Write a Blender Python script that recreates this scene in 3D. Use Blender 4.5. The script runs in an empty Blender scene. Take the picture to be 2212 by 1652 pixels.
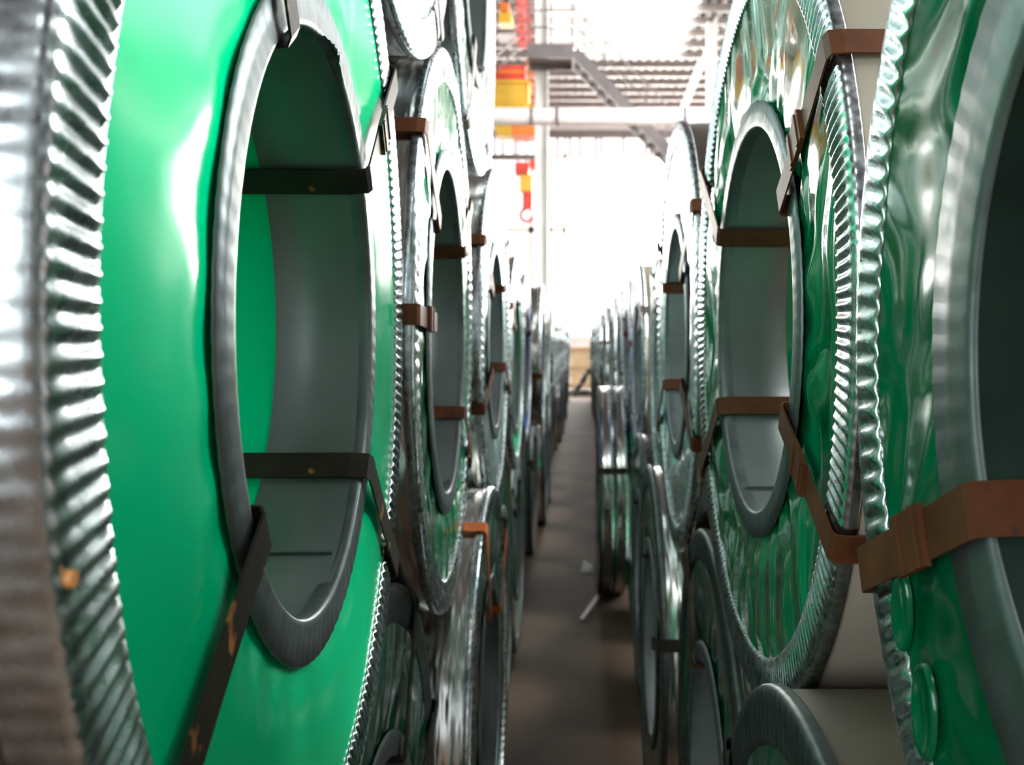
import bpy, math, random
from mathutils import Vector, noise
random.seed(11)
PI = math.pi
S = bpy.context.scene
COL = S.collection
CAM_H = 1.36                      # eye height above the floor; heights below given as "h" are relative to it

# ------------------------------------------------------------------ camera
FPX = 2200.0
cd = bpy.data.cameras.new('camera'); cam = bpy.data.objects.new('camera', cd); COL.objects.link(cam)
cam.location = (0, 0, CAM_H); cam.rotation_euler = (PI/2, 0, 0)
cd.sensor_width = 36; cd.lens = 36*FPX/2212
cd.shift_x = (1106-1252)/2212; cd.shift_y = (738-826)/2212
cd.clip_start = 0.01; cd.clip_end = 200
cd.dof.use_dof = True; cd.dof.focus_distance = 0.95; cd.dof.aperture_fstop = 8.0
S.camera = cam

# ------------------------------------------------------------------ world, light, exposure
w = bpy.data.worlds.new('sky'); S.world = w; w.use_nodes = True
w.node_tree.nodes['Background'].inputs[0].default_value = (0.82, 0.9, 1.0, 1)
w.node_tree.nodes['Background'].inputs[1].default_value = 0.05
S.view_settings.view_transform = 'Standard'; S.view_settings.look = 'None'
S.view_settings.gamma = 1; S.view_settings.use_curve_mapping = False
S.view_settings.exposure = 1.6
SKYLIGHT = 2.7                    # radiance of the roof lights
FARGLASS = 12.0                   # radiance of the glazed far gable

# ------------------------------------------------------------------ materials
def mat(name, col, rough=.5, metal=0., bump=0., bscale=8., bdist=.01, vary=0., vscale=6., coat=0., rough_vary=0.,
        detail=3., distort=0., aniso_scale=None, col2=None, spots=None, spec=None):
    m = bpy.data.materials.new(name); m.use_nodes = True
    nt = m.node_tree; N = nt.nodes; L = nt.links; b = N['Principled BSDF']
    b.inputs['Base Color'].default_value = (*col, 1); b.inputs['Roughness'].default_value = rough
    b.inputs['Metallic'].default_value = metal
    if spec is not None: b.inputs['Specular IOR Level'].default_value = spec
    if coat:
        b.inputs['Coat Weight'].default_value = coat; b.inputs['Coat Roughness'].default_value = .04
    tc = N.new('ShaderNodeTexCoord'); mp = N.new('ShaderNodeMapping'); L.new(tc.outputs['Object'], mp.inputs[0])
    if aniso_scale: mp.inputs['Scale'].default_value = aniso_scale
    def nz(sc, det=detail, dis=0.):
        n = N.new('ShaderNodeTexNoise'); n.inputs['Scale'].default_value = sc; n.inputs['Detail'].default_value = det
        n.inputs['Distortion'].default_value = dis; L.new(mp.outputs[0], n.inputs['Vector']); return n
    if vary or col2:
        n = nz(vscale); r = N.new('ShaderNodeValToRGB'); L.new(n.outputs['Fac'], r.inputs[0])
        c2 = col2 or tuple(min(1, c*(1+vary)) for c in col)
        c1 = col if col2 else tuple(c*(1-vary) for c in col)
        r.color_ramp.elements[0].color = (*c1, 1); r.color_ramp.elements[1].color = (*c2, 1)
        r.color_ramp.elements[0].position = .35; r.color_ramp.elements[1].position = .68
        out = r.outputs[0]
        if spots:
            n2 = nz(spots[1]); r2 = N.new('ShaderNodeValToRGB'); L.new(n2.outputs['Fac'], r2.inputs[0])
            r2.color_ramp.elements[0].position = spots[2]; r2.color_ramp.elements[1].position = spots[2]+.05
            mx = N.new('ShaderNodeMixRGB'); L.new(r2.outputs[0], mx.inputs[0]); L.new(out, mx.inputs[1])
            mx.inputs[2].default_value = (*spots[0], 1); out = mx.outputs[0]
        L.new(out, b.inputs['Base Color'])
    if rough_vary:
        n = nz(vscale*1.7); mr = N.new('ShaderNodeMapRange'); L.new(n.outputs['Fac'], mr.inputs[0])
        mr.inputs['From Min'].default_value = .3; mr.inputs['From Max'].default_value = .7
        mr.inputs['To Min'].default_value = max(.02, rough-rough_vary); mr.inputs['To Max'].default_value = rough+rough_vary
        L.new(mr.outputs[0], b.inputs['Roughness'])
    if bump:
        n = nz(bscale, 2., distort); bp = N.new('ShaderNodeBump'); bp.inputs['Strength'].default_value = bump
        bp.inputs['Distance'].default_value = bdist; L.new(n.outputs['Fac'], bp.inputs['Height'])
        L.new(bp.outputs[0], b.inputs['Normal'])
        if coat: L.new(bp.outputs[0], b.inputs['Coat Normal'])
    return m

def glow(name, col, strength):
    m = bpy.data.materials.new(name); m.use_nodes = True; nt = m.node_tree
    nt.nodes.remove(nt.nodes['Principled BSDF'])
    e = nt.nodes.new('ShaderNodeEmission'); e.inputs[0].default_value = (*col, 1); e.inputs[1].default_value = strength
    nt.links.new(e.outputs[0], nt.nodes['Material Output'].inputs[0]); return m

M = dict(
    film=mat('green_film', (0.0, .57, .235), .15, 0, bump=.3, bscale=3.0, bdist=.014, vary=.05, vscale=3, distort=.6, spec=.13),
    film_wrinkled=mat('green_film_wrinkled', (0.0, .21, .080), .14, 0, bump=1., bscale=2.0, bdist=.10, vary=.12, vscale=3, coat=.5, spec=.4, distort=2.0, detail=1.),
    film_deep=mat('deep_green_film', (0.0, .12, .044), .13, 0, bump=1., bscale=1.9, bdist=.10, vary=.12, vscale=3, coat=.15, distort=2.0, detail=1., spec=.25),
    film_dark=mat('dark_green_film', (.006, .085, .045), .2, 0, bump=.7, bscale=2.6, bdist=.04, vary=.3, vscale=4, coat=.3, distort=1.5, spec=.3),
    film_clear=mat('silver_film', (.50, .72, .68), .22, .35, bump=.6, bscale=6, bdist=.015, vary=.2, vscale=5, coat=1, distort=1.2),
    film_grey=mat('grey_film', (.17, .19, .20), .28, .5, bump=.6, bscale=6, bdist=.015, vary=.2, vscale=5, coat=.6, distort=1.2),
    film_blue=mat('blue_film', (.01, .07, .55), .3, 0, bump=.4, bscale=6, bdist=.012, coat=.5),
    galv=mat('galvanised_edge', (.50, .55, .57), .28, 1, bump=.10, bscale=60, bdist=.003, vary=.18, vscale=40, rough_vary=.10),
    galv_shaded=mat('shaded_edge', (.13, .15, .15), .42, .9, bump=.2, bscale=40, bdist=.003, vary=.2, vscale=30),  # darker copy of galv: shade of the lower tier put into the colour
    flange=mat('galvanised_flange', (.16, .185, .19), .45, .75, bump=.2, bscale=30, bdist=.003, vary=.14, vscale=25, rough_vary=.08),
    sleeve=mat('grey_sleeve', (.19, .21, .215), .48, .55, bump=.15, bscale=12, bdist=.004, vary=.10, vscale=9, rough_vary=.06),
    wrap=mat('bright_wrap_sheet', (.66, .67, .64), .20, 1, bump=.35, bscale=5, bdist=.02, vary=.10, vscale=5, rough_vary=.06, aniso_scale=(6, 1, 1)),
    wrap_beige=mat('beige_wrap_sheet', (.46, .41, .33), .45, .2, bump=.25, bscale=5, bdist=.012, vary=.08, vscale=6),
    wrap_beige_shaded=mat('shaded_beige_wrap', (.13, .108, .078), .5, .1, bump=.25, bscale=5, bdist=.012, vary=.1, vscale=6),  # beige wrap again, darkened in colour for the shade of the lower tier
    bore_shade=mat('shaded_bore', (.012, .030, .022), .55, 0, vary=.3, vscale=12, spec=.2),  # shade inside the bore, painted as a near-black green
    wrap_dark=mat('dark_wrap_sheet', (.20, .21, .22), .30, 1, bump=.35, bscale=6, bdist=.02, vary=.15, vscale=6, rough_vary=.06, aniso_scale=(5, 1, 1)),
    strap_black=mat('black_strap', (.020, .017, .013), .45, 0, spec=.2, col2=(.035, .028, .02), vscale=20, spots=((.42, .17, .05), 22, .63), bump=.2, bscale=60, bdist=.002),
    strap_rust=mat('rusty_strap', (.085, .027, .011), .5, 0, spec=.2, col2=(.135, .046, .018), vscale=18, spots=((.05, .03, .02), 25, .66), bump=.2, bscale=60, bdist=.002),
    strap_grey=mat('grey_strap', (.30, .27, .25), .35, .6, vary=.2, vscale=20),
    strap_orange=mat('orange_strap', (.55, .13, .03), .4, .1, vary=.15, vscale=20),
    sticker=mat('orange_tape', (.75, .33, .10), .5),
    concrete=mat('dusty_concrete', (.085, .050, .031), .75, 0, col2=(.135, .083, .052), vscale=1.6, detail=8, bump=.25, bscale=14, bdist=.01, spots=((.05, .038, .028), 1.1, .62)),
    sheet=mat('roof_sheet', (.075, .062, .064), .6, .2, vary=.15, vscale=1.5),
    purlin=mat('purlin_steel', (.30, .26, .245), .55, .1, vary=.1, vscale=3),
    steel=mat('grey_painted_steel', (.19, .165, .168), .5, .1, vary=.12, vscale=3),
    white=mat('white_painted_steel', (.86, .83, .80), .5, 0, vary=.05, vscale=2),
    cladding=mat('pale_cladding', (.80, .74, .73), .6, 0, vary=.06, vscale=1.0),
    wallgrey=mat('wall_sheet', (.22, .215, .215), .6, 0, vary=.1, vscale=1.0),
    yellow=mat('crane_yellow', (.85, .52, .06), .45, 0, vary=.08, vscale=3),
    red=mat('crane_red', (.72, .07, .045), .45, 0, vary=.12, vscale=3),
    orange=mat('crane_orange', (.85, .22, .04), .45, 0, vary=.08, vscale=3),
    wood=mat('raw_timber', (.42, .27, .15), .7, 0, vary=.25, vscale=9, aniso_scale=(1, 8, 8)),
    black=mat('black_rubber', (.016, .016, .018), .5, 0, vary=.2, vscale=9),
    card=mat('brown_cardboard', (.52, .37, .22), .8, 0, vary=.1, vscale=5),
    paper=mat('white_paper', (.75, .72, .68), .8, 0, vary=.05, vscale=9),
    skylight=glow('roof_light', (.97, 1.0, .98), SKYLIGHT),
    skylight_rear=glow('rear_roof_light', (.97, 1.0, .98), 3.0),
    glass=glow('bright_glazing', (1.0, .99, .96), FARGLASS),
    glass_near=glow('rear_glazing', (.93, .98, 1.0), .42),
    glass_rear_left=glow('rear_left_glazing', (.93, .98, 1.0), 4.0),
    glow_right=glow('added_top_light', (.96, 1.0, .97), 12.0),  # glow of the added band in the right wall, brightens coil tops
    glass_side=glow('side_glazing', (1.0, .97, .90), 9.0),
    glass_dim=glow('translucent_sheet', (.90, .81, .81), .80),
)

# ------------------------------------------------------------------ object helpers
def link(name, me, parent=None):
    o = bpy.data.objects.new(name, me); COL.objects.link(o)
    if parent: o.parent = parent
    return o
def tag(o, label, cat, group=None):
    o['label'] = label; o['category'] = cat
    if group: o['group'] = group
    return o
def thing(name, label, cat, loc=(0, 0, 0), rot=(0, 0, 0), group=None):
    o = link(name, None); o.location = loc; o.rotation_euler = rot; o.empty_display_size = .1
    return tag(o, label, cat, group)
def mesh(name, vs, fs, m, smooth=False):
    me = bpy.data.meshes.new(name); me.from_pydata(vs, [], fs); me.validate(); me.update()
    if smooth: me.polygons.foreach_set('use_smooth', [True]*len(me.polygons))
    me.materials.append(m); return me
class MB:
    def __init__(s): s.v = []; s.f = []
    def box(s, a, b):
        i = len(s.v); (x0, y0, z0), (x1, y1, z1) = a, b
        s.v += [(x0,y0,z0),(x1,y0,z0),(x1,y1,z0),(x0,y1,z0),(x0,y0,z1),(x1,y0,z1),(x1,y1,z1),(x0,y1,z1)]
        s.f += [tuple(i+k for k in q) for q in ((3,2,1,0),(4,5,6,7),(0,1,5,4),(1,2,6,5),(2,3,7,6),(3,0,4,7))]
        return s
    def bar(s, p, q, wd, ht, up=(0, 0, 1)):
        p = Vector(p); q = Vector(q); d = (q-p).normalized(); u = Vector(up)
        if abs(d.dot(u)) > .95: u = Vector((0, 1, 0))
        a = d.cross(u).normalized()*wd/2; b = a.cross(d).normalized()*ht/2; i = len(s.v)
        for c in (p, q):
            for sa, sb in ((-1,-1),(1,-1),(1,1),(-1,1)): s.v.append(tuple(c+a*sa+b*sb))
        s.f += [tuple(i+k for k in q_) for q_ in ((0,1,2,3),(7,6,5,4),(0,4,5,1),(1,5,6,2),(2,6,7,3),(3,7,4,0))]
        return s
    def tube(s, p, q, r, n=14, r2=None):
        p = Vector(p); q = Vector(q); d = (q-p).normalized(); u = Vector((0, 0, 1)) if abs(d.z) < .9 else Vector((0, 1, 0))
        a = d.cross(u).normalized(); b = a.cross(d); i = len(s.v); r2 = r if r2 is None else r2
        for c, rr in ((p, r), (q, r2)):
            for k in range(n):
                t = 2*PI*k/n; s.v.append(tuple(c+(a*math.cos(t)+b*math.sin(t))*rr))
        for k in range(n): s.f.append((i+k, i+(k+1) % n, i+n+(k+1) % n, i+n+k))
        s.f += [tuple(i+k for k in reversed(range(n))), tuple(i+n+k for k in range(n))]
        return s
    def obj(s, name, m, parent=None, smooth=False, loc=None):
        o = link(name, mesh(name, s.v, s.f, m, smooth), parent)
        if loc: o.location = loc
        return o
def struct(o): o['kind'] = 'structure'; return o
def at(px, py, y):                    # a point of the photograph at depth y -> world
    return Vector(((px-1252)/FPX*y, y, CAM_H+(738-py)/FPX*y))

# ------------------------------------------------------------------ coil parts (axis = local X, aisle face at x = 0, body towards -X)
def revolve(name, rows, n, m, closed=True):
    """rows: function list row(theta)->(r, x)"""
    vs = []; fs = []; k = len(rows)
    for j in range(n):
        t = 2*PI*j/n; c = math.cos(t); s_ = math.sin(t)
        for f in rows:
            r, x = f(t); vs.append((x, r*c, r*s_))
    for j in range(n):
        a = j*k; b = ((j+1) % n)*k
        for i in range(k-1): fs.append((a+i, b+i, b+i+1, a+i+1))
    return mesh(name, vs, fs, m, True)
CACHE = {}
def cached(key, fn):
    if key not in CACHE: CACHE[key] = fn()
    return CACHE[key]

def outer_ring(Ro, N, seg, sd, amp=1., flange=.055, skirt=.012, m='galv'):
    ph = sd*1.7
    def wob(t): return .0022*noise.noise((math.cos(t)*3+sd, math.sin(t)*3, sd*.7))
    def row(s, base_r, base_x, ax, ar, skew):
        def f(t):
            q = math.sin(N*t+ph+skew); q = math.copysign(abs(q)**.7, q)
            return base_r+ar*q*amp+wob(t)*(1-s)*2, base_x+ax*q*amp
        return f
    fl = flange
    rows = [row(0, Ro-fl, -.001, .0003, .0012, 0), row(.05, Ro-fl, .0015, .0007, .0012, 0), row(.1, Ro-fl+.004, .0025, .0018, .0006, 0),
            row(.4, Ro-fl*.66, .003, .0022, 0, .25), row(.7, Ro-fl*.33, .0035, .0020, 0, .5), row(1, Ro-.006, .004, .0004, 0, .7),
            row(1, Ro+.0005, .0028, .0001, .0003, .75), row(1, Ro+.0030, -.0015, 0, .0002, .8), row(1, Ro+.0034, -.0035, 0, .0002, .8),
            row(1, Ro+.0034, -skirt*.5, 0, .0002, .8), row(1, Ro+.0034, -skirt+.0012, 0, .0002, .8), row(1, Ro+.0032, -skirt, 0, .0002, .8), row(1, Ro+.0005, -skirt-.0005, 0, .0003, .8)]
    return revolve('outer_edge_ring', rows, seg, M[m])
def outer_ring_low(Ro, seg, x0=0., side=1, m='galv'):
    rows = [lambda t, a=a: (Ro+a[0], x0+side*a[1]) for a in ((-.055, -.001), (-.055, .003), (-.004, .004), (.0026, .001), (.0034, -.006), (.0034, -.016), (.0005, -.0165))]
    return revolve('outer_edge_ring', rows, seg, M[m])
def inner_ring(Ri, Rf, N, seg, sd, torn=False, lip=.016):
    def jag(t):
        if not torn: return 0.
        d = abs((t-math.radians(80)+PI) % (2*PI)-PI)
        return (.010+.010*noise.noise((t*40, sd, 0)))*max(0, 1-d/.22)
    def row(br, bx, ax, jg=0):
        return lambda t: (br+jg*jag(t), bx+ax*math.sin(N*t+sd)+jg*jag(t)*.5)
    rows = [row(Rf, -.002, .0002), row(Rf, .0012, .0003), row((Rf+Ri)/2, .0018, .0004), row(Ri+.006, .0024, .0002),
            row(Ri+.002, .0022, 0, .5), row(Ri, .0008, 0, 1), row(Ri-.0008, -.002, 0, 1), row(Ri-.001, -lip*.5, 0, .6), row(Ri, -lip, 0, .2)]
    return revolve('bore_edge_ring', rows, seg, M['flange'])
def face_film(Ri, Ro, seg, m, sd, wr, W=None):
    nr = 18 if seg > 100 else 6
    ra, rb = Ri+.012, Ro-.018; vs = []; fs = []
    for j in range(seg):
        t = 2*PI*j/seg; c = math.cos(t); s_ = math.sin(t)
        for i in range(nr+1):
            u = i/nr; r = ra+(rb-ra)*u
            x = -.0005 - .0055*math.exp(-((r-Ri-.03)/.035)**2)
            env = math.sin(PI*min(1, max(0, (r-Ri-.03)/(Ro-.055-Ri-.03))))
            x += env*wr*(.008*noise.noise((c*r*4+sd, s_*r*4, sd))+.0025*noise.noise((c*r*10, s_*r*10+sd, 1+sd)))
            x += wr*.0016*math.sin(t*26+3*math.sin(t*3+sd))*math.exp(-((r-Ri-.05)/.035)**2)
            vs.append((min(x, .004) if env > .1 else min(x, -.0005), r*c, r*s_))
    k = nr+1
    for j in range(seg):
        a = j*k; b = ((j+1) % seg)*k
        for i in range(nr): fs.append((a+i, a+i+1, b+i+1, b+i))
    return mesh('face_film', vs, fs, m, True)
def wrap_sheet(Ro, W, seg, m, sd, Ri):
    # outer sheet with the step of its overlap, closed by the rear cover ring
    def rr(t): return Ro-.002+.0018*(1 if (t-2.2) % (2*PI) < .9 else 0)
    rows = [lambda t: (Ro-.012, -.004), lambda t: (rr(t)-.0015, -.0045), lambda t: (rr(t), -.007)]
    for q in (.25, .5, .75):
        rows.append(lambda t, q=q: (rr(t)+.0012*noise.noise((math.cos(t)*4+sd, math.sin(t)*4, q*3)), -W*q))
    rows += [lambda t: (rr(t), -W+.004), lambda t: (rr(t)-.003, -W), lambda t: (Ri+.002, -W)]
    return revolve('outer_wrap', rows, seg, m)
def bore_sleeve(Ri, D, seg):
    def rr(t): return Ri+.0025*((t-4.95) % (2*PI))/(2*PI)-.001      # spiral end of the strip: a visible lap line
    rows = [lambda t: (rr(t), -.004), lambda t: (rr(t), -D*.5), lambda t: (rr(t), -D), lambda t: (rr(t)+.003, -D-.001)]
    return revolve('bore_sleeve', rows, seg, M['sleeve'])
def bore_film(Ri, D, W, seg, m):
    rows = [lambda t: (Ri+.002, -D+.002), lambda t: (Ri+.003, -(D+W)/2), lambda t: (Ri+.002, -W)]
    return revolve('bore_film', rows, seg, m)
def strap_mesh(Ri, Ro, W, wd, m):
    hw = wd/2; th = .0022
    a, b = Ri-.005, Ro+.0075; fx, rx = .0095, -W-.003
    pts = [(a, -.012, (-1, 0)), (a+.002, fx-.003, (-.7, .7)), (a+.008, fx, (0, 1)), ((a+b)/2, fx-.001, (0, 1)), (b-.008, fx, (0, 1)), (b-.001, fx-.003, (.7, .7)), (b, -.005, (1, 0)),
           (b, rx+.006, (1, 0)), (b-.002, rx+.001, (.7, -.7)), (b-.008, rx, (0, -1)), (a+.008, rx, (0, -1)), (a+.002, rx+.001, (-.7, -.7)), (a, rx+.008, (-1, 0))]
    vs = []; fs = []; n = len(pts)
    for r, x, (nr_, nx) in pts:
        for s_, o in ((-1, 0), (1, 0), (1, 1), (-1, 1)):
            vs.append((x+nx*th*o, r+nr_*th*o, s_*hw))
    for i in range(n):
        p = i*4; q = ((i+1) % n)*4
        for k in range(4): fs.append((p+k, p+(k+1) % 4, q+(k+1) % 4, q+k))
    return mesh('strap', vs, fs, m)
def seal_mesh(wd, r, m):
    b = MB(); b.box((.0100, r-.026, -wd/2-.004), (.0150, r+.026, wd/2+.004))
    b.box((.0150, r-.018, -wd/2-.004), (.0165, r-.012, wd/2+.004)); b.box((.0150, r+.012, -wd/2-.004), (.0165, r+.018, wd/2+.004))
    return mesh('strap_seal', b.v, b.f, m)

SLEEVE_D = .105
def coil(side, x, y, h, Ro, label, yaw=0., Ri=.254, Rf=.291, film='film', wrap='wrap', W=.40, lod=2, straps=(32, -32, 148, 212), smat='strap_rust',
         sd=0., wr=1., group='steel coils', flange=.055, torn=False, seals=(), name='steel_coil', spin=0., wd=.030, sleeve=True, crimps=0, bore=None, ring=None, skirt=.012):
    """side -1: left row, +1: right row.  straps in degrees: 0 = away from the camera, 90 = up."""
    rz = (0 if side < 0 else PI) - math.radians(yaw)
    ring = ring or ('galv_shaded' if h < -.5 else 'galv')  # low coils get the ring metal with the shade in its colour
    root = thing(name, label, 'coil', (x+side*.0025, y, CAM_H+h), (0, 0, rz), group)
    N = crimps or {0: 240, 1: 130, 2: 0}[lod]; seg = {0: N*6, 1: N*4, 2: 72}[lod]
    sg = {0: 192, 1: 120, 2: 64}[lod]
    if lod < 2:
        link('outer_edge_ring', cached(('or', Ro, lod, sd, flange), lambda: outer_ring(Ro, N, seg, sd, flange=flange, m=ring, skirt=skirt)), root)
        link('bore_edge_ring', cached(('ir', Ri, Rf, lod, sd, torn), lambda: inner_ring(Ri, Rf, 90, 360, sd, torn, .016 if sleeve else .004)), root)
    else:
        link('outer_edge_ring', cached(('or', Ro, 2, ring), lambda: outer_ring_low(Ro, seg, m=ring)), root)
        link('bore_edge_ring', cached(('ir', Ri, Rf, 2), lambda: inner_ring(Ri, Rf, 0, 64, 0)), root)
    s2 = sd if lod < 2 else 0
    rear = link('rear_edge_ring', cached(('rr', Ro, W), lambda: outer_ring_low(Ro, 120 if lod < 2 else 64, -W, -1)), root)
    link('face_film', cached(('ff', Ri, Ro, lod, s2, film, wr), lambda: face_film(Ri, Ro, sg, M[film], s2, wr)), root)
    link('outer_wrap', cached(('ow', Ro, W, lod, s2, wrap), lambda: wrap_sheet(Ro, W, sg, M[wrap], s2, Ri)), root)
    D = min(SLEEVE_D, W*.5)
    if sleeve:
        sl = link('bore_sleeve', cached(('bs', Ri, D, lod), lambda: bore_sleeve(Ri, D, sg)), root)
        if lod == 0:
            le = MB().box((-D, Ri-.004, -.0012), (-.012, Ri, .0012)).obj('lap_edge', M['flange'], sl); le.rotation_euler = (math.radians(296 if side < 0 else 250), 0, 0)
    else: D = .003
    bf_ = bore or film
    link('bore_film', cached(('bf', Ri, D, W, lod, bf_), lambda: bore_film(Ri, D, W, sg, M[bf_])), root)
    for i, a in enumerate(straps):
        t = a if side < 0 else 180-a
        st = link('strap', cached(('st', Ri, Ro, W, wd, smat), lambda: strap_mesh(Ri, Ro, W, wd, M[smat])), root)
        st.rotation_euler = (math.radians(t), 0, 0)
        if i in seals:
            link('strap_seal', cached(('se', wd, Ro, smat), lambda: seal_mesh(wd, Ri+(Ro-Ri)*.45, M[smat])), st)
    return root

# ------------------------------------------------------------------ the hall
XL, XR, YN, YF, ZR = -14., 12., -17., 43., CAM_H+9.4
struct(MB().box((XL, YN, -.2), (XR, YF+12, 0)).obj('floor', M['concrete']))
b = MB()                                     # trapezoid profile roof sheets, ribs along the hall
def roof(x0, x1, y0, y1):
    vs = []; fs = []; xx = x0; prof = []
    while xx < x1:
        for dx, dz in ((0, 0), (.12, 0), (.16, .05), (.28, .05), (.32, 0)): prof.append((min(xx+dx, x1), dz))
        xx += .32
    for px_, dz in prof: vs += [(px_, y0, ZR+.24+dz), (px_, y1, ZR+.24+dz)]
    for i in range(len(prof)-1): fs.append((2*i, 2*i+1, 2*i+3, 2*i+2))
    return vs, fs
b.v, b.f = roof(XL, XR, YN, YF)
ceiling = struct(b.obj('ceiling', M['sheet']))
PITCH = 1.19
ys = []; yy = 40.9
while yy > YN:
    ys.append(yy); yy -= PITCH
pm = mesh('purlin', *(lambda q: (q.v, q.f))(MB().box((XL, -.045, 0), (XR, .045, .22)).box((XL, -.045, 0), (XR, .10, .02))), M['purlin'])
for yv in ys:
    o = link('purlin', pm, ceiling); o.location = (0, yv, ZR)
def skymesh(x0, x1, m='skylight'): return mesh('skylight', [(x0, .08, 0), (x0, PITCH-.08, 0), (x1, PITCH-.08, 0), (x1, .08, 0)], [(0, 1, 2, 3)], M[m])
STRIPS = ((skymesh(-1.2, 3.4), lambda y: 24 < y < 32.6), (skymesh(-3, 1.0, 'skylight_rear'), lambda y: -9.5 < y < -6.5), (skymesh(5.6, 10.5), lambda y: -4 < y < 33),
          (skymesh(-10, -8.4), lambda y: 2 < y < 33))
for sm_, ok in STRIPS:
    for yv in ys:
        if ok(yv):
            o = link('skylight', sm_, ceiling); o.location = (0, yv, ZR+.225)
struct(MB().box((XL-.2, YN, 0), (XL, YF, ZR+.3)).obj('wall_left', M['wallgrey']))
struct(MB().box((XR, YN, 0), (XR+.2, YF, CAM_H+4.6)).box((XR, YN, CAM_H+9), (XR+.2, YF, ZR+.3)).box((XR, YN, CAM_H+4.6), (XR+.2, 1, CAM_H+9)).box((XR, 16, CAM_H+4.6), (XR+.2, YF, CAM_H+9)).obj('wall_right', M['cladding']))
light_band = struct(MB().box((XR+.02, 1, CAM_H+6.75), (XR+.14, 16, CAM_H+6.85)).obj('window_4', M['white']))  # unseen lit band added to the right wall to brighten the coil tops
for i in range(5):
    for z0, z1 in ((4.6, 6.75), (6.85, 9)):
        MB().box((XR+.05, 1+i*3+.05, CAM_H+z0), (XR+.08, 1+i*3+2.95, CAM_H+z1)).obj('pane', M['glow_right'], light_band)
NEARGL = ((-13.9, -6.6), (-2.2, 8.6))
struct(MB().box((XL, YN-.2, 0), (-13.9, YN, ZR+.3)).box((-6.6, YN-.2, 0), (-2.2, YN, ZR+.3)).box((8.6, YN-.2, 0), (XR, YN, ZR+.3)).box((-13.9, YN-.2, 8.6), (-6.6, YN, ZR+.3)).box((-2.2, YN-.2, 8.6), (8.6, YN, ZR+.3))
       .box((-13.9, YN-.2, 0), (-6.6, YN, .4)).box((-2.2, YN-.2, 0), (8.6, YN, .4)).obj('wall_near', M['sheet']))
for k, (a, c) in enumerate(NEARGL):
    win3 = struct(MB().box((a, YN-.1, .4), (c, YN-.02, .5)).box((a, YN-.1, 8.5), (c, YN-.02, 8.6)).box((a, YN-.1, 4.4), (c, YN-.02, 4.5)).obj('window_%d' % (3+2*k), M['white']))
    n = round((c-a)/1.8)
    for i in range(n):
        for z0, z1 in ((.5, 4.4), (4.5, 8.5)):
            MB().box((a+i*(c-a)/n+.04, YN-.1, z0), (a+(i+1)*(c-a)/n-.04, YN-.07, z1)).obj('pane', M['glass_rear_left' if k == 0 else 'glass_near'], win3)
# far gable: cladding around a tall glazed opening
gx0, gx1, gz0, gz1 = -.55, 4.55, CAM_H+.22, CAM_H+7.75
far = struct(MB().box((XL, YF, CAM_H+8.6), (XR, YF+.2, ZR+.3)).box((XL, YF, 0), (-3.6, YF+.2, gz0+.8)).box((gx1, YF, 0), (XR, YF+.2, gz0+.8))
             .box((-3.6, YF, 0), (gx1, YF+.2, gz0)).obj('wall_far', M['cladding']))
win = struct(MB().box((gx0-.12, YF+.02, gz0), (gx0, YF+.16, CAM_H+8.6)).box((-3.6, YF+.02, CAM_H+7.75), (gx1, YF+.16, CAM_H+7.9)).box((-3.6, YF+.02, CAM_H+4.6), (gx0, YF+.16, CAM_H+4.85))
             .box((-1.45, YF+.02, gz0), (-1.2, YF+.16, CAM_H+7.75)).box((-2.15, YF+.02, gz0), (-1.95, YF+.16, CAM_H+7.75)).obj('window_1', M['white']))
cols = 5; rows_ = 6
for i in range(cols):
    for j in range(rows_):
        x0 = gx0+(gx1-gx0)*i/cols; x1 = gx0+(gx1-gx0)*(i+1)/cols; z0 = gz0+(gz1-gz0)*j/rows_; z1 = gz0+(gz1-gz0)*(j+1)/rows_
        MB().box((x0+.02, YF+.05, z0+.02), (x1-.02, YF+.08, z1-.02)).obj('pane', M['glass'], win)
for x0, x1 in ((-3.6, -2.15), (-1.95, -1.45), (-1.2, gx0-.12)):
    for z0, z1 in ((gz0, CAM_H+4.6), (CAM_H+4.85, CAM_H+7.75)):
        MB().box((x0, YF+.05, z0), (x1, YF+.08, z1)).obj('pane', M['glass_dim'], win)
for i in range(5):
    x0 = gx1+.12+i*1.45
    MB().box((x0, YF+.05, gz0+.8), (x0+1.37, YF+.08, CAM_H+8.6)).obj('pane', M['glass_side'], win)
    struct(MB().box((x0-.09, YF+.02, gz0+.8), (x0, YF+.14, CAM_H+8.6)).obj('trim_%d' % (i+1), M['white']))
for i in range(5):
    x0 = XL+i*2.08
    MB().box((x0+.05, YF+.05, gz0+.8), (x0+1.99, YF+.08, CAM_H+8.6)).obj('pane', M['glass_side'], win)
    struct(MB().box((x0+1.99, YF+.02, gz0+.8), (x0+2.12, YF+.14, CAM_H+8.6)).obj('trim_%d' % (i+6), M['white']))
# clerestory band over it with dark mullions
win2 = struct(MB().box((-3.6, YF+.01, CAM_H+8.6), (gx1, YF-.12, CAM_H+8.9)).obj('window_2', M['steel']))
MB().box((-3.6, YF+.1, CAM_H+7.9), (gx1, YF+.13, CAM_H+8.6)).obj('pane', M['glass_dim'], win2)
for px in (1068, 1086, 1112, 1158, 1204, 1231, 1252, 1288, 1298, 1347, 1395, 1405):
    x = (px-1252)/FPX*YF
    MB().box((x-.05, YF-.05, CAM_H+7.9), (x+.05, YF+.05, CAM_H+8.6)).obj('mullion', M['steel'], win2)

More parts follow.
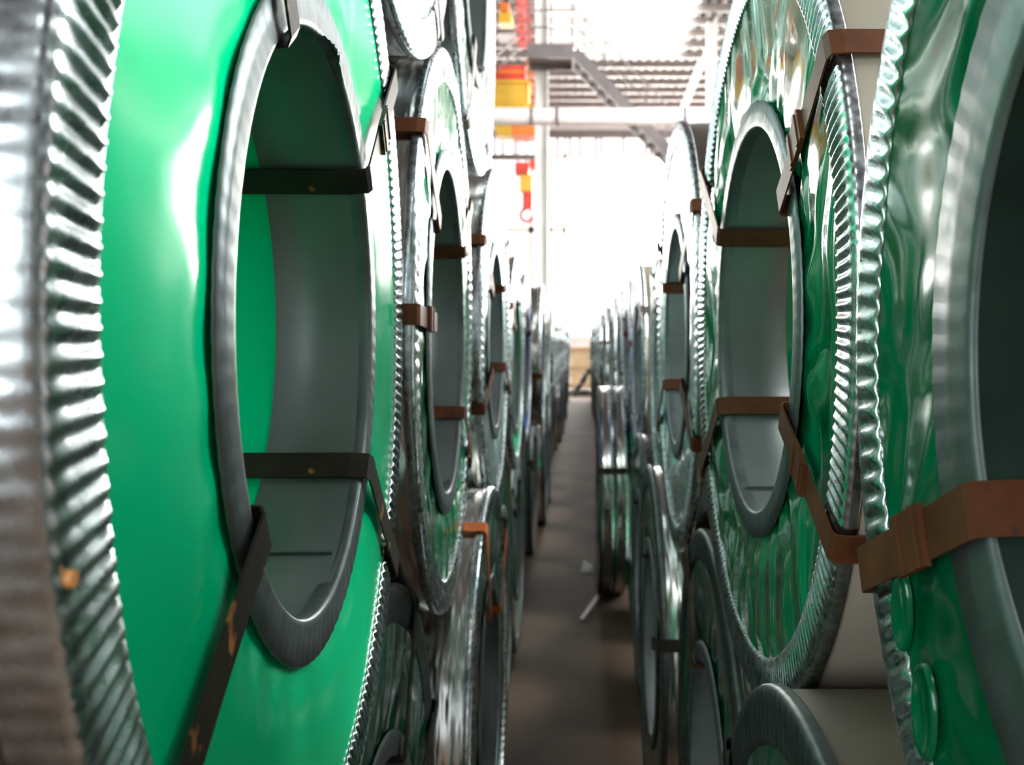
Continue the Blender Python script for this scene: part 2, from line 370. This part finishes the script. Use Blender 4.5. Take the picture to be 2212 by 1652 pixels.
# ------------------------------------------------------------------ steelwork, crane and stair in the opening above the aisle
def column(x, y, wd, z1, label, m='white'):
    t = thing('steel_column', label, 'column', (x, y, 0))
    h = wd/2
    MB().box((-h, -h, 0), (-h+.03, h, z1)).box((h-.03, -h, 0), (h, h, z1)).box((-h, -.015, 0), (h, .015, z1)).obj('shaft', M[m], t)
    MB().box((-h-.1, -h-.1, 0), (h+.1, h+.1, .03)).obj('base_plate', M['steel'], t)
    return t
column(-.86, 23.3, .30, ZR, 'white steel column standing behind the stair platform on the left of the aisle end')
rc = column(at(1537, 100, 30).x, 30, .28, ZR, 'white steel column with slanting braces on the right of the aisle end')
for a, c in (((1548, 60), (1478, 235)), ((1560, 0), (1538, 70)), ((1510, 130), (1468, 240))):
    p = at(*a, 30)-rc.location; q = at(*c, 30)-rc.location
    MB().bar(p, q, .12 if a[0] != 1510 else .05, .16 if a[0] != 1510 else .05).obj('brace', M['white'], rc)
p = at(1252, 252, 20)
pipe = thing('overhead_pipe', 'thick pale pipe running across the hall below the roof', 'pipe', (0, 20, p.z))
MB().tube((XL, 0, 0), (XR, 0, 0), .165, 24).obj('pipe_run', M['cladding'], pipe, True)
for px in (1205, 1480, 1150):
    x = (px-1252)/FPX*20
    MB().tube((x-.02, 0, 0), (x+.02, 0, 0), .19, 24).obj('pipe_flange', M['steel'], pipe, True)
p = at(1110, 340, 26)
bm_ = thing('crane_rail_beam', 'grey steel beam under the pipe at the left edge of the aisle opening', 'beam', (0, 26, p.z))
xa, xb = XL, at(1157, 340, 26).x
MB().box((xa, -.1, -.06), (xb, .1, -.045)).box((xa, -.1, .045), (xb, .1, .06)).box((xa, -.015, -.05), (xb, .015, .05)).obj('web', M['steel'], bm_)

# stair
st = thing('access_stair', 'grey steel platform and stair with handrails descending to the right', 'stair', (0, 22, 0))
a = at(1138, 95, 22); c = at(1240, 125, 22); e = at(1462, 345, 22)
def R(v, dy=0): return (v.x, dy, v.z)
MB().box((a.x, 0, c.z+.12), (c.x, 1.0, c.z+.20)).obj('platform', M['steel'], st)
MB().box((a.x, -.04, c.z), (c.x, 0, a.z)).box((a.x, 1.0, c.z), (c.x, 1.04, a.z)).box((c.x-.04, 0, c.z), (c.x, 1, a.z-.1)).obj('platform_skirt', M['steel'], st)
top = Vector((c.x, 0, c.z+.15)); bot = Vector((e.x, 0, e.z))
for dy in (0, .9): MB().bar((top.x, dy, top.z), (bot.x, dy, bot.z), .05, .24).obj('stringer', M['steel'], st)
for k in range(12):
    f = (k+.5)/12; q = top.lerp(bot, f)
    MB().box((q.x-.11, .03, q.z-.015), (q.x+.11, .87, q.z+.015)).obj('tread', M['purlin'], st)
for px in (1142, 1190, 1236):
    x = (px-1252)/FPX*22
    MB().box((x-.02, -.02, a.z), (x+.02, .02, a.z+1.1)).obj('rail_post', M['steel'], st)
for dz in (.36, .72, 1.1): MB().bar((a.x, 0, a.z+dz), (c.x, 0, a.z+dz), .035, .035).obj('platform_rail', M['steel'], st)
for dz in (.55, .95): MB().bar((top.x, 0, top.z+dz), (bot.x, 0, bot.z+dz), .022, .03).obj('handrail', M['steel'], st)
for k in range(5):
    q = top.lerp(bot, (k+.5)/5); MB().box((q.x-.015, -.02, q.z), (q.x+.015, .02, q.z+.95)).obj('rail_post', M['steel'], st)

# overhead crane at the left of the opening
cr = thing('overhead_crane', 'yellow and red overhead travelling crane hanging at the upper left of the aisle', 'crane', (0, 24.6, 0))
def cbox(x0, y0, x1, y1, m, nm, d0=0., d1=.8, z=24.6):
    p = at(x0, y1, z); q = at(x1, y0, z)
    return MB().box((p.x, d0, p.z), (q.x, d1, q.z)).obj(nm, M[m], cr)
cbox(880, 172, 1141, 232, 'yellow', 'girder', 0, .8)
cbox(880, 176, 1146, 180, 'yellow', 'girder_flange', -.08, .88); cbox(880, 226, 1152, 233, 'yellow', 'girder_flange', -.08, .88)
cbox(880, 140, 1134, 171, 'red', 'rail_carriage', .05, .7); cbox(1076, 150, 1132, 158, 'orange', 'carriage_band', .02, .06)
cbox(1104, 258, 1170, 291, 'orange', 'end_carriage', .1, .9); cbox(1070, 258, 1104, 291, 'yellow', 'end_buffer', .1, .7)
cbox(1076, 24, 1104, 46, 'yellow', 'hoist_box', .1, .8); cbox(1078, 2, 1098, 20, 'orange', 'hoist_drum', .1, .6); cbox(1074, 62, 1112, 72, 'steel', 'walkway', 0, .8)
for px in (1118, 1126, 1134, 1141):                                # red ladder cage
    p = at(px, -40, 24.6); q = at(px+7, 100, 24.6)
    MB().bar((p.x, 0, p.z), (q.x, .2, q.z), .04, .04).obj('cage_bar', M['red'], cr)
for k in range(8):
    p = at(1112, 2+k*13, 24.6); q = at(1142, -2+k*13, 24.6)
    MB().bar((p.x, 0, p.z), (q.x, .1, q.z), .03, .035).obj('cage_hoop', M['red'], cr)
for px in (1144, 1149, 1154):
    p = at(px-6, 130, 24.6); q = at(px+8, 236, 24.6)
    MB().bar((p.x, -.1, p.z), (q.x, -.1, q.z), .025, .025).obj('cable', M['orange'], cr)
p = at(1100, 62, 24.6); q = at(1080, 150, 24.6)
MB().bar((at(1112, 85, 24.6).x, 0, at(1112, 85, 24.6).z), (at(1068, 122, 24.6).x, 0, at(1068, 122, 24.6).z), .05, .05).obj('tie_rod', M['purlin'], cr)
MB().bar((at(1120, 105, 24.6).x, 0, at(1120, 105, 24.6).z), (at(1068, 155, 24.6).x, 0, at(1068, 155, 24.6).z), .04, .04).obj('tie_rod', M['purlin'], cr)
# hook block
hb = thing('hook_block', 'red and yellow crane hook block hanging above the left row', 'hook', (0, 25.2, 0))
def hbox(x0, y0, x1, y1, m, nm, d0=0., d1=.5):
    p = at(x0, y1, 25.2); q = at(x1, y0, 25.2); return MB().box((p.x, d0, p.z), (q.x, d1, q.z)).obj(nm, M[m], hb)
hbox(1112, 350, 1142, 375, 'red', 'sheave_housing'); hbox(1144, 346, 1156, 362, 'red', 'side_plate'); hbox(1122, 376, 1150, 412, 'yellow', 'block_body', .05, .45); hbox(1128, 412, 1150, 449, 'red', 'hook_nut', .08, .42)
for px in (1118, 1136):
    p = at(px, 272, 25.2); q = at(px, 352, 25.2); MB().tube((p.x, .25, p.z), (q.x, .25, q.z), .02, 8).obj('rope', M['steel'], hb)
c = at(1137, 462, 25.2); prev = None; b = MB()
for k in range(12):
    t = math.radians(100+k*22); pt = (c.x+.16*math.cos(t), .25, c.z+.16*math.sin(t))
    if prev: b.tube(prev, pt, .045, 8)
    prev = pt
b.obj('hook', M['red'], hb, True)

# ------------------------------------------------------------------ the coils: left row, upper tier
coil(-1, -.228, .905, .016, .507, 'large green film coil at left with grey bore, nearest the camera', yaw=-2.0, lod=0, straps=(39, -37, 122, 214),
     smat='strap_black', sd=1.3, wr=.55, torn=True, seals=(0,), film='film', wrap='wrap_dark', skirt=.03)
coil(-1, -.247, 1.948, .020, .520, 'second coil of the upper left row, glossy green film, just beyond the large green coil', yaw=-1.6, Ri=.305, Rf=.345, lod=1,
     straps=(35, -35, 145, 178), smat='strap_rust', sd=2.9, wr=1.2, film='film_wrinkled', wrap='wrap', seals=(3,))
coil(-1, -.243, 3.01, .005, .50, 'third coil of the upper left row, silvery film with a dark bore slit', lod=1, straps=(40, -20, 150, 200), smat='strap_rust',
     sd=4.1, wr=1, film='film_clear', wrap='wrap')
# third tier on the left
coil(-1, -.238, 1.425, .917, .50, 'pale coil on top at left, resting above the first two upper coils', lod=1, straps=(20, -55, 160, 235), sd=5.2, film='film_clear', wrap='wrap_dark', smat='strap_grey')
coil(-1, -.245, 2.46, .910, .50, 'pale coil on top at left, farther one beside the roof opening', lod=1, straps=(20, -60, 160, 240), sd=6.2, film='film_clear', wrap='wrap_dark', smat='strap_grey')
# left row, lower tier
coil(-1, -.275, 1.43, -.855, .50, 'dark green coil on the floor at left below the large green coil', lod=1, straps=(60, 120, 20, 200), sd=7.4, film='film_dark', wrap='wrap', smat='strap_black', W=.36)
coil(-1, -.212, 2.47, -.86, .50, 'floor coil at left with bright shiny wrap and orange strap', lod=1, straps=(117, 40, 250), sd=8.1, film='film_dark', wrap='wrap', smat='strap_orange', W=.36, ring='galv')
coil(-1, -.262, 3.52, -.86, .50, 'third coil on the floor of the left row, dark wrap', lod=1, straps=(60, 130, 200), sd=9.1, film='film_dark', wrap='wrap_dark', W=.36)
# right row, upper tier
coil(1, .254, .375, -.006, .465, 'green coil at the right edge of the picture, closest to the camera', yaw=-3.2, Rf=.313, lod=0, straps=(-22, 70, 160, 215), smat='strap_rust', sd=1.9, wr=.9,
     film='film_deep', wrap='wrap', seals=(0,), flange=.042, wd=.034, sleeve=False, crimps=150, bore='bore_shade')
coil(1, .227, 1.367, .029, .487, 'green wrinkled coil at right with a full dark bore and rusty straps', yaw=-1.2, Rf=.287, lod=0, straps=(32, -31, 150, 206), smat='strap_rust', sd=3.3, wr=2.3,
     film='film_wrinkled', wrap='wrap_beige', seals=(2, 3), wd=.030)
coil(1, .225, 2.43, .014, .50, 'third coil of the upper right row, pale rim and narrow dark bore', lod=1, straps=(30, -30, 150, 205), sd=4.7, film='film_clear', wrap='wrap', wr=1.2)
# right row, lower tier
coil(1, .190, .890, -.845, .515, 'coil at lower right corner with beige wrap, under the green coils', lod=1, straps=(40, 215), sd=5.9, film='film_dark', wrap='wrap_beige_shaded', W=.36, smat='strap_black', wr=.8)
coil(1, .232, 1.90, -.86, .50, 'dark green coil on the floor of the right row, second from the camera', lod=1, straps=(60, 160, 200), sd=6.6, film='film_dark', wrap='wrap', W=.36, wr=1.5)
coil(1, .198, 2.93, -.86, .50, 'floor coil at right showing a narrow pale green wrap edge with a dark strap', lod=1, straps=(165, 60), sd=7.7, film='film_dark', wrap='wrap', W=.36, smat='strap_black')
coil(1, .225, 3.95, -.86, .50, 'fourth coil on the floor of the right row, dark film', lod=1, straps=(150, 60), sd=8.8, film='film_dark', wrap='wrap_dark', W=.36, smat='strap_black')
# the pair of slit coils standing out into the aisle at right
for i, (xx, lb) in enumerate(((.098, 'narrow slit coil standing out in the aisle at right, the one nearer the aisle'), (.168, 'narrow slit coil standing out in the aisle at right, the one nearer the row'))):
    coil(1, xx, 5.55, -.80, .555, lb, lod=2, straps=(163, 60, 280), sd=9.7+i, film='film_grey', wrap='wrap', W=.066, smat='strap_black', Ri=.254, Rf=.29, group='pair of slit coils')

# far coils of both rows
ORD = ['fourth', 'fifth', 'sixth', 'seventh', 'eighth', 'ninth', 'tenth']
films = ['film_grey', 'film_dark', 'film_clear', 'film', 'film_grey', 'film_dark']
words_ = {'film_grey': 'grey film', 'film_dark': 'dark green film', 'film_clear': 'silvery film', 'film': 'green film', 'film_blue': 'blue film'}
def jit(a): return random.uniform(-a, a)
def far_row(side, upper, y0, n, k0, skip=()):
    row = ('left' if side < 0 else 'right'); tier = 'upper' if upper else 'floor'
    for k in range(n):
        y = y0+k*1.03
        f = random.choice(films)
        if side < 0 and upper and k == 1: f = 'film_blue'
        wr_ = random.choice(['wrap', 'wrap', 'wrap_dark', 'wrap_beige'])
        x = side*(.24+random.uniform(-.03, .05))
        if not upper: x = side*(.24+random.uniform(-.02, .14 if side < 0 else .06))
        if side > 0 and 3.9 < y < 6.3: x = .252
        i = k0+k-3
        if i < len(ORD):
            lb = f'{ORD[i]} coil of the {tier} {row} row counting from the camera, {words_[f]}'; g = f'far coils of the {row} row'
        else:
            lb = f'small distant coil far down the {tier} tier of the {row} row'; g = f'distant coils, {tier} tier, {row} row'
        if upper: coil(side, x, y, -.083, .42, lb, lod=2, film=f, wrap=wr_, straps=(random.choice([30, 50, 70]), random.choice([150, 170, 195])), smat=random.choice(['strap_rust', 'strap_black', 'strap_grey']), group=g, W=.36)
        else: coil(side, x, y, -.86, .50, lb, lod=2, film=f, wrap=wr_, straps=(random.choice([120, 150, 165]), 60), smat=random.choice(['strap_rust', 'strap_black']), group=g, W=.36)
far_row(-1, True, 4.04, 20, 3)
far_row(-1, False, 4.555, 19, 3)
far_row(1, True, 3.44, 20, 3)
far_row(1, False, 4.985, 19, 4)

# orange tape dot on the near coil's edge ring
n_root = [o for o in COL.objects if o.get('label', '').startswith('large green film coil')][0]
tt = math.radians(180+13)
b = MB(); b.tube((.002, .502*math.cos(tt), .502*math.sin(tt)), (.0070, .502*math.cos(tt), .502*math.sin(tt)), .0037, 16)
b.obj('tape_dot', M['sticker'], n_root)
# two long blisters in the film of the coil at the right edge
r_root = [o for o in COL.objects if o.get('label', '').startswith('green coil at the right edge')][0]
for ang, rr_, la, lb_ in ((-27.5, .408, .030, .017), (-37.5, .405, .034, .019)):
    tt = math.radians(180-ang); vs = []; fs = []; n = 28; ring = ((1., 0.), (.96, .0035), (.88, .0045), (.78, .0030), (.55, .0012), (.0, .0008))
    for f, hx in ring:
        for k in range(n):
            q = 2*PI*k/n; u = la*f*math.sin(q); v = lb_*f*math.cos(q)
            vs.append((.0015+hx, rr_*math.cos(tt)+v, rr_*math.sin(tt)+u))
    for i in range(len(ring)-1):
        for k in range(n): fs.append((i*n+k, i*n+(k+1) % n, (i+1)*n+(k+1) % n, (i+1)*n+k))
    link('film_blister', mesh('film_blister', vs, fs, M['film_deep'], True), r_root)

# ------------------------------------------------------------------ small things on the floor and at the aisle's end
pp = at(1265, 1228, 6.1)
b = MB(); b.v = [(-.03, -.10, .004), (.035, -.12, .012), (.045, .09, .006), (-.01, .12, .03), (0, 0, .022), (-.03, -.10, .001), (.035, -.12, .001), (.045, .09, .001), (-.01, .12, .001)]
b.f = [(0, 1, 4), (1, 2, 4), (2, 3, 4), (3, 0, 4), (5, 8, 7, 6), (0, 5, 6, 1), (1, 6, 7, 2), (2, 7, 8, 3), (3, 8, 5, 0)]
o = b.obj('paper_scrap', M['paper']); o.location = (pp.x, 6.1, 0); tag(o, 'small white scrap of paper on the aisle floor', 'paper')
o = MB().bar((.01, 4.95, .012), (.10, 5.35, .03), .022, .004).obj('strap_offcut', M['strap_black']); tag(o, 'dark piece of cut strap lying on the floor by the slit coils', 'strap')
# end of the aisle
o = thing('timber_skid', 'low dark timber skid lying across the far end of the aisle', 'skid', (0, 25.6, 0))
for k in range(2): MB().box((-.25, k*.5, 0), (1.3, k*.5+.12, .10)).obj('bearer', M['black'], o)
for k in range(6): MB().box((-.22+k*.25, -.05, .10), (-.02+k*.25, .7, .14)).obj('board', M['black'], o)
o = thing('black_hose', 'thick black bent hose leaning at the far end of the aisle', 'hose', (0, 25.4, 0))
b = MB(); pts = [at(1240, 857, 25.4), at(1243, 849, 25.4), at(1246, 842, 25.4), at(1258, 826, 25.4), at(1268, 806, 25.4), at(1282, 794, 25.4), at(1296, 788, 25.4)]
for p, q in zip(pts, pts[1:]): b.tube((p.x, 0, p.z), (q.x, 0, q.z), .07, 10)
b.obj('hose_body', M['black'], o, True)
o = thing('packing_crate', 'tan packing crate standing at the far end of the aisle', 'crate', (.1, 27.5, 0))
MB().box((-.35, 0, .1), (.75, .9, 1.22)).obj('crate_body', M['card'], o)
for z in (.14, .62, 1.12): MB().box((-.37, -.03, z), (.77, 0, z+.09)).obj('batten', M['wood'], o)
for x in (-.3, .6): MB().box((x, 0, 0), (x+.1, .9, .1)).obj('runner', M['wood'], o)
